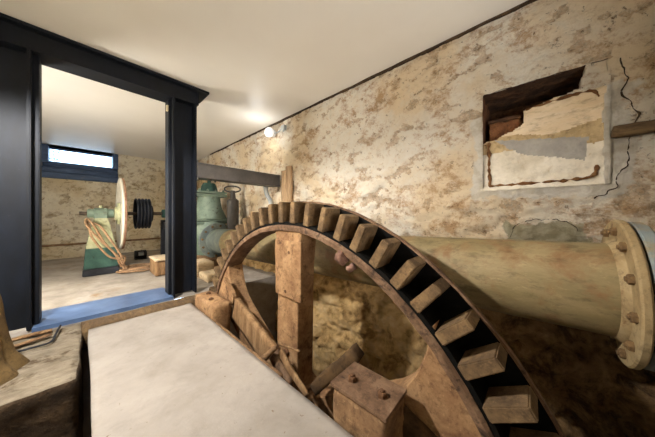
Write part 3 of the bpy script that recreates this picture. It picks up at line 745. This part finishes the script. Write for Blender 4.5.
cr = thing('timber_crate', 'pale timber crate on the floor beside the black column', 'crate', (.88, 4.3, 0))
obj('crate_body', rbox(.70, 1.06, 4.02, 4.46, .0, .22, .04, .006, 6, .002, .008), M['oak'], cr, 'full')
obj('lid_board', rbox(.69, 1.07, 4.0, 4.48, .222, .25, .05, .004, 6, .002, .004), M['sandstone'], cr, 'full')
mb = thing('motor', 'small dark electric motor on the floor by the far wall', 'motor', (.80, 5.9, 0))
obj('motor_body', nlathe([(-.10, .05), (-.09, .08), (.09, .08), (.10, .05)], (1, 0, 0), (.78, 5.9, .10), 24), M['black'], mb, True)
obj('motor_foot', nbox(.69, .87, 5.82, 5.98, 0, .03, bev=.004), M['black'], mb)
obj('terminal_box', nbox(.74, .82, 5.80, 5.84, .08, .15, bev=.006), M['conduit'], mb)
wb = thing('wall_bracket', 'black iron bearing bracket under the shaft end by the black column', 'bracket', (1.12, 5.3, .6))
obj('back_plate', nbox(1.02, 1.24, 5.36, 5.42, 0.0, .80, bev=.01), M['black'], wb)
obj('arm', nbox(1.05, 1.2, 5.05, 5.36, .62, .76, bev=.02), M['black'], wb)
obj('knob', nlathe([(0, .05), (.04, .06), (.08, .03)], (0, -1, 0), (1.10, 5.05, .66), 20), M['black'], wb, True)
bm = bmesh.new(); tube(bm, [(XL + .05, YF - .05, .28), (.2, YF - .05, .285), (1.0, YF - .05, .29), (1.7, YF - .05, .30)], .022, 10)
tag(obj('conduit_pipe', bm, M['oak2'], None, True), 'thin brown pipe running along the foot of the far rubble wall', 'pipe')

# ------------------------------------------------------------------ sacking and laths on the left
bm = bmesh.new(); nr, na = 26, 72; rings = []
for i in range(nr + 1):
    t = i / nr; ring_ = []
    for k in range(na):
        a = 2 * PI * k / na
        fold = math.sin(a * 7 + 1.2 * noise.noise(Vector((t * 2, 0, 3)))) * .6 + math.sin(a * 12 + 1.) * .35
        r = (.03 + .11 * t ** .45 + .035 * t ** 4) * 1.0 + fold * .022 * t ** .8
        zz = .60 * (1 - t ** 2.0) + .012 * math.sin(a * 2) * (1 - t)
        if t > .93: r += (t - .93) * .5
        p = Vector((-.455 + r * math.cos(a) * 1.05, 2.24 + r * math.sin(a) * 1.25, max(.003, zz)))
        ring_.append(bm.verts.new(p + noise.noise_vector(p * 9) * .006))
    rings.append(ring_)
for A, B in zip(rings, rings[1:]):
    for k in range(na): bm.faces.new((A[k], A[(k + 1) % na], B[(k + 1) % na], B[k]))
bm.faces.new(rings[0])
tag(obj('sacking', bm, M['sack'], None, 'full'), 'heap of brown sacking draped on the stone floor', 'sacking')
tag(obj('lath', rbox(-.35, -.165, 2.70, 2.745, .004, .022, .02, .003, 9, .001, .003), M['oak'], None, 'full'), 'pale brown lath lying close to the black column foot', 'lath')
la = beam_between((-.33, 2.56, .018), (-.16, 2.62, .018), .05, .014, (0, 1, 0), .03, .002, 5)
tag(obj('lath', la, M['oak2'], None, 'full'), 'wide brown lath lying in front of the pale lath', 'lath')
bm = bmesh.new(); tube(bm, smoothpath([(-.31, 2.46, .012), (-.22, 2.46, .012), (-.155, 2.48, .012), (-.14, 2.60, .02), (-.125, 2.73, .03)], 6), .007, 8)
tag(obj('bent_rod', bm, M['black'], None, True), 'dark bent iron rod lying on the stone floor by the laths', 'rod')

# ------------------------------------------------------------------ light
def point(name, loc, w, col, r):
    l = bpy.data.lights.new(name, 'POINT'); l.energy = w; l.color = col; l.shadow_soft_size = r
    o = bpy.data.objects.new(name, l); o.location = loc; COL.objects.link(o); return o
l = bpy.data.lights.new('room_lamp', 'SPOT'); l.energy = 205; l.color = (1, .97, .93); l.shadow_soft_size = .05; l.spot_size = R_(172); l.spot_blend = .3
o = bpy.data.objects.new('room_lamp', l); l.specular_factor = .35; o.location = (-.52, 1.7, 1.95); COL.objects.link(o)
l = bpy.data.lights.new('ceiling_fill', 'SPOT'); l.energy = 105; l.color = (1, .98, .95); l.shadow_soft_size = .3; l.spot_size = R_(92); l.spot_blend = 1.  # added unseen fill spot, brightens the ceiling and upper wall
o = bpy.data.objects.new('ceiling_fill', l); o.location = (.2, -1.0, .9); COL.objects.link(o)
o.rotation_euler = (Vector((1.25, 1.0, 2.2)) - o.location).to_track_quat('-Z', 'Y').to_euler()
point('far_room_lamp', (-.86, 3.7, .9), 76, (1, .95, .87), .2)
point('bulkhead_glow', (1.72, 2.98, 2.06), 2.6, (.93, .97, 1), .12)
pa = bpy.data.lights.new('window_portal', 'AREA'); pa.shape = 'RECTANGLE'; pa.size = WX1 - WX0; pa.size_y = .34; pa.cycles.is_portal = True
po = bpy.data.objects.new('window_portal', pa); po.location = ((WX0 + WX1) / 2, YF + .39, 2.17); po.rotation_euler = (R_(-90), 0, 0); COL.objects.link(po)
wd = bpy.data.worlds.new('World'); SC.world = wd; wd.use_nodes = True
bg = wd.node_tree.nodes['Background']; bg.inputs[0].default_value = (.45, .70, 1, 1); bg.inputs[1].default_value = 6.

# ------------------------------------------------------------------ camera
cam = bpy.data.cameras.new('camera'); co = bpy.data.objects.new('camera', cam); COL.objects.link(co); SC.camera = co
cam.sensor_width = 36; cam.lens = 222. / 655 * 36; cam.clip_start = .02
cam.shift_y = -3.5 / 655
co.location = (0, 0, .9); co.rotation_euler = (R_(90), 0, -math.atan2(243.5, 222.))
vs_ = SC.view_settings; vs_.view_transform = 'Standard'; vs_.look = 'None'; vs_.gamma = 1; vs_.use_curve_mapping = False; vs_.exposure = .65
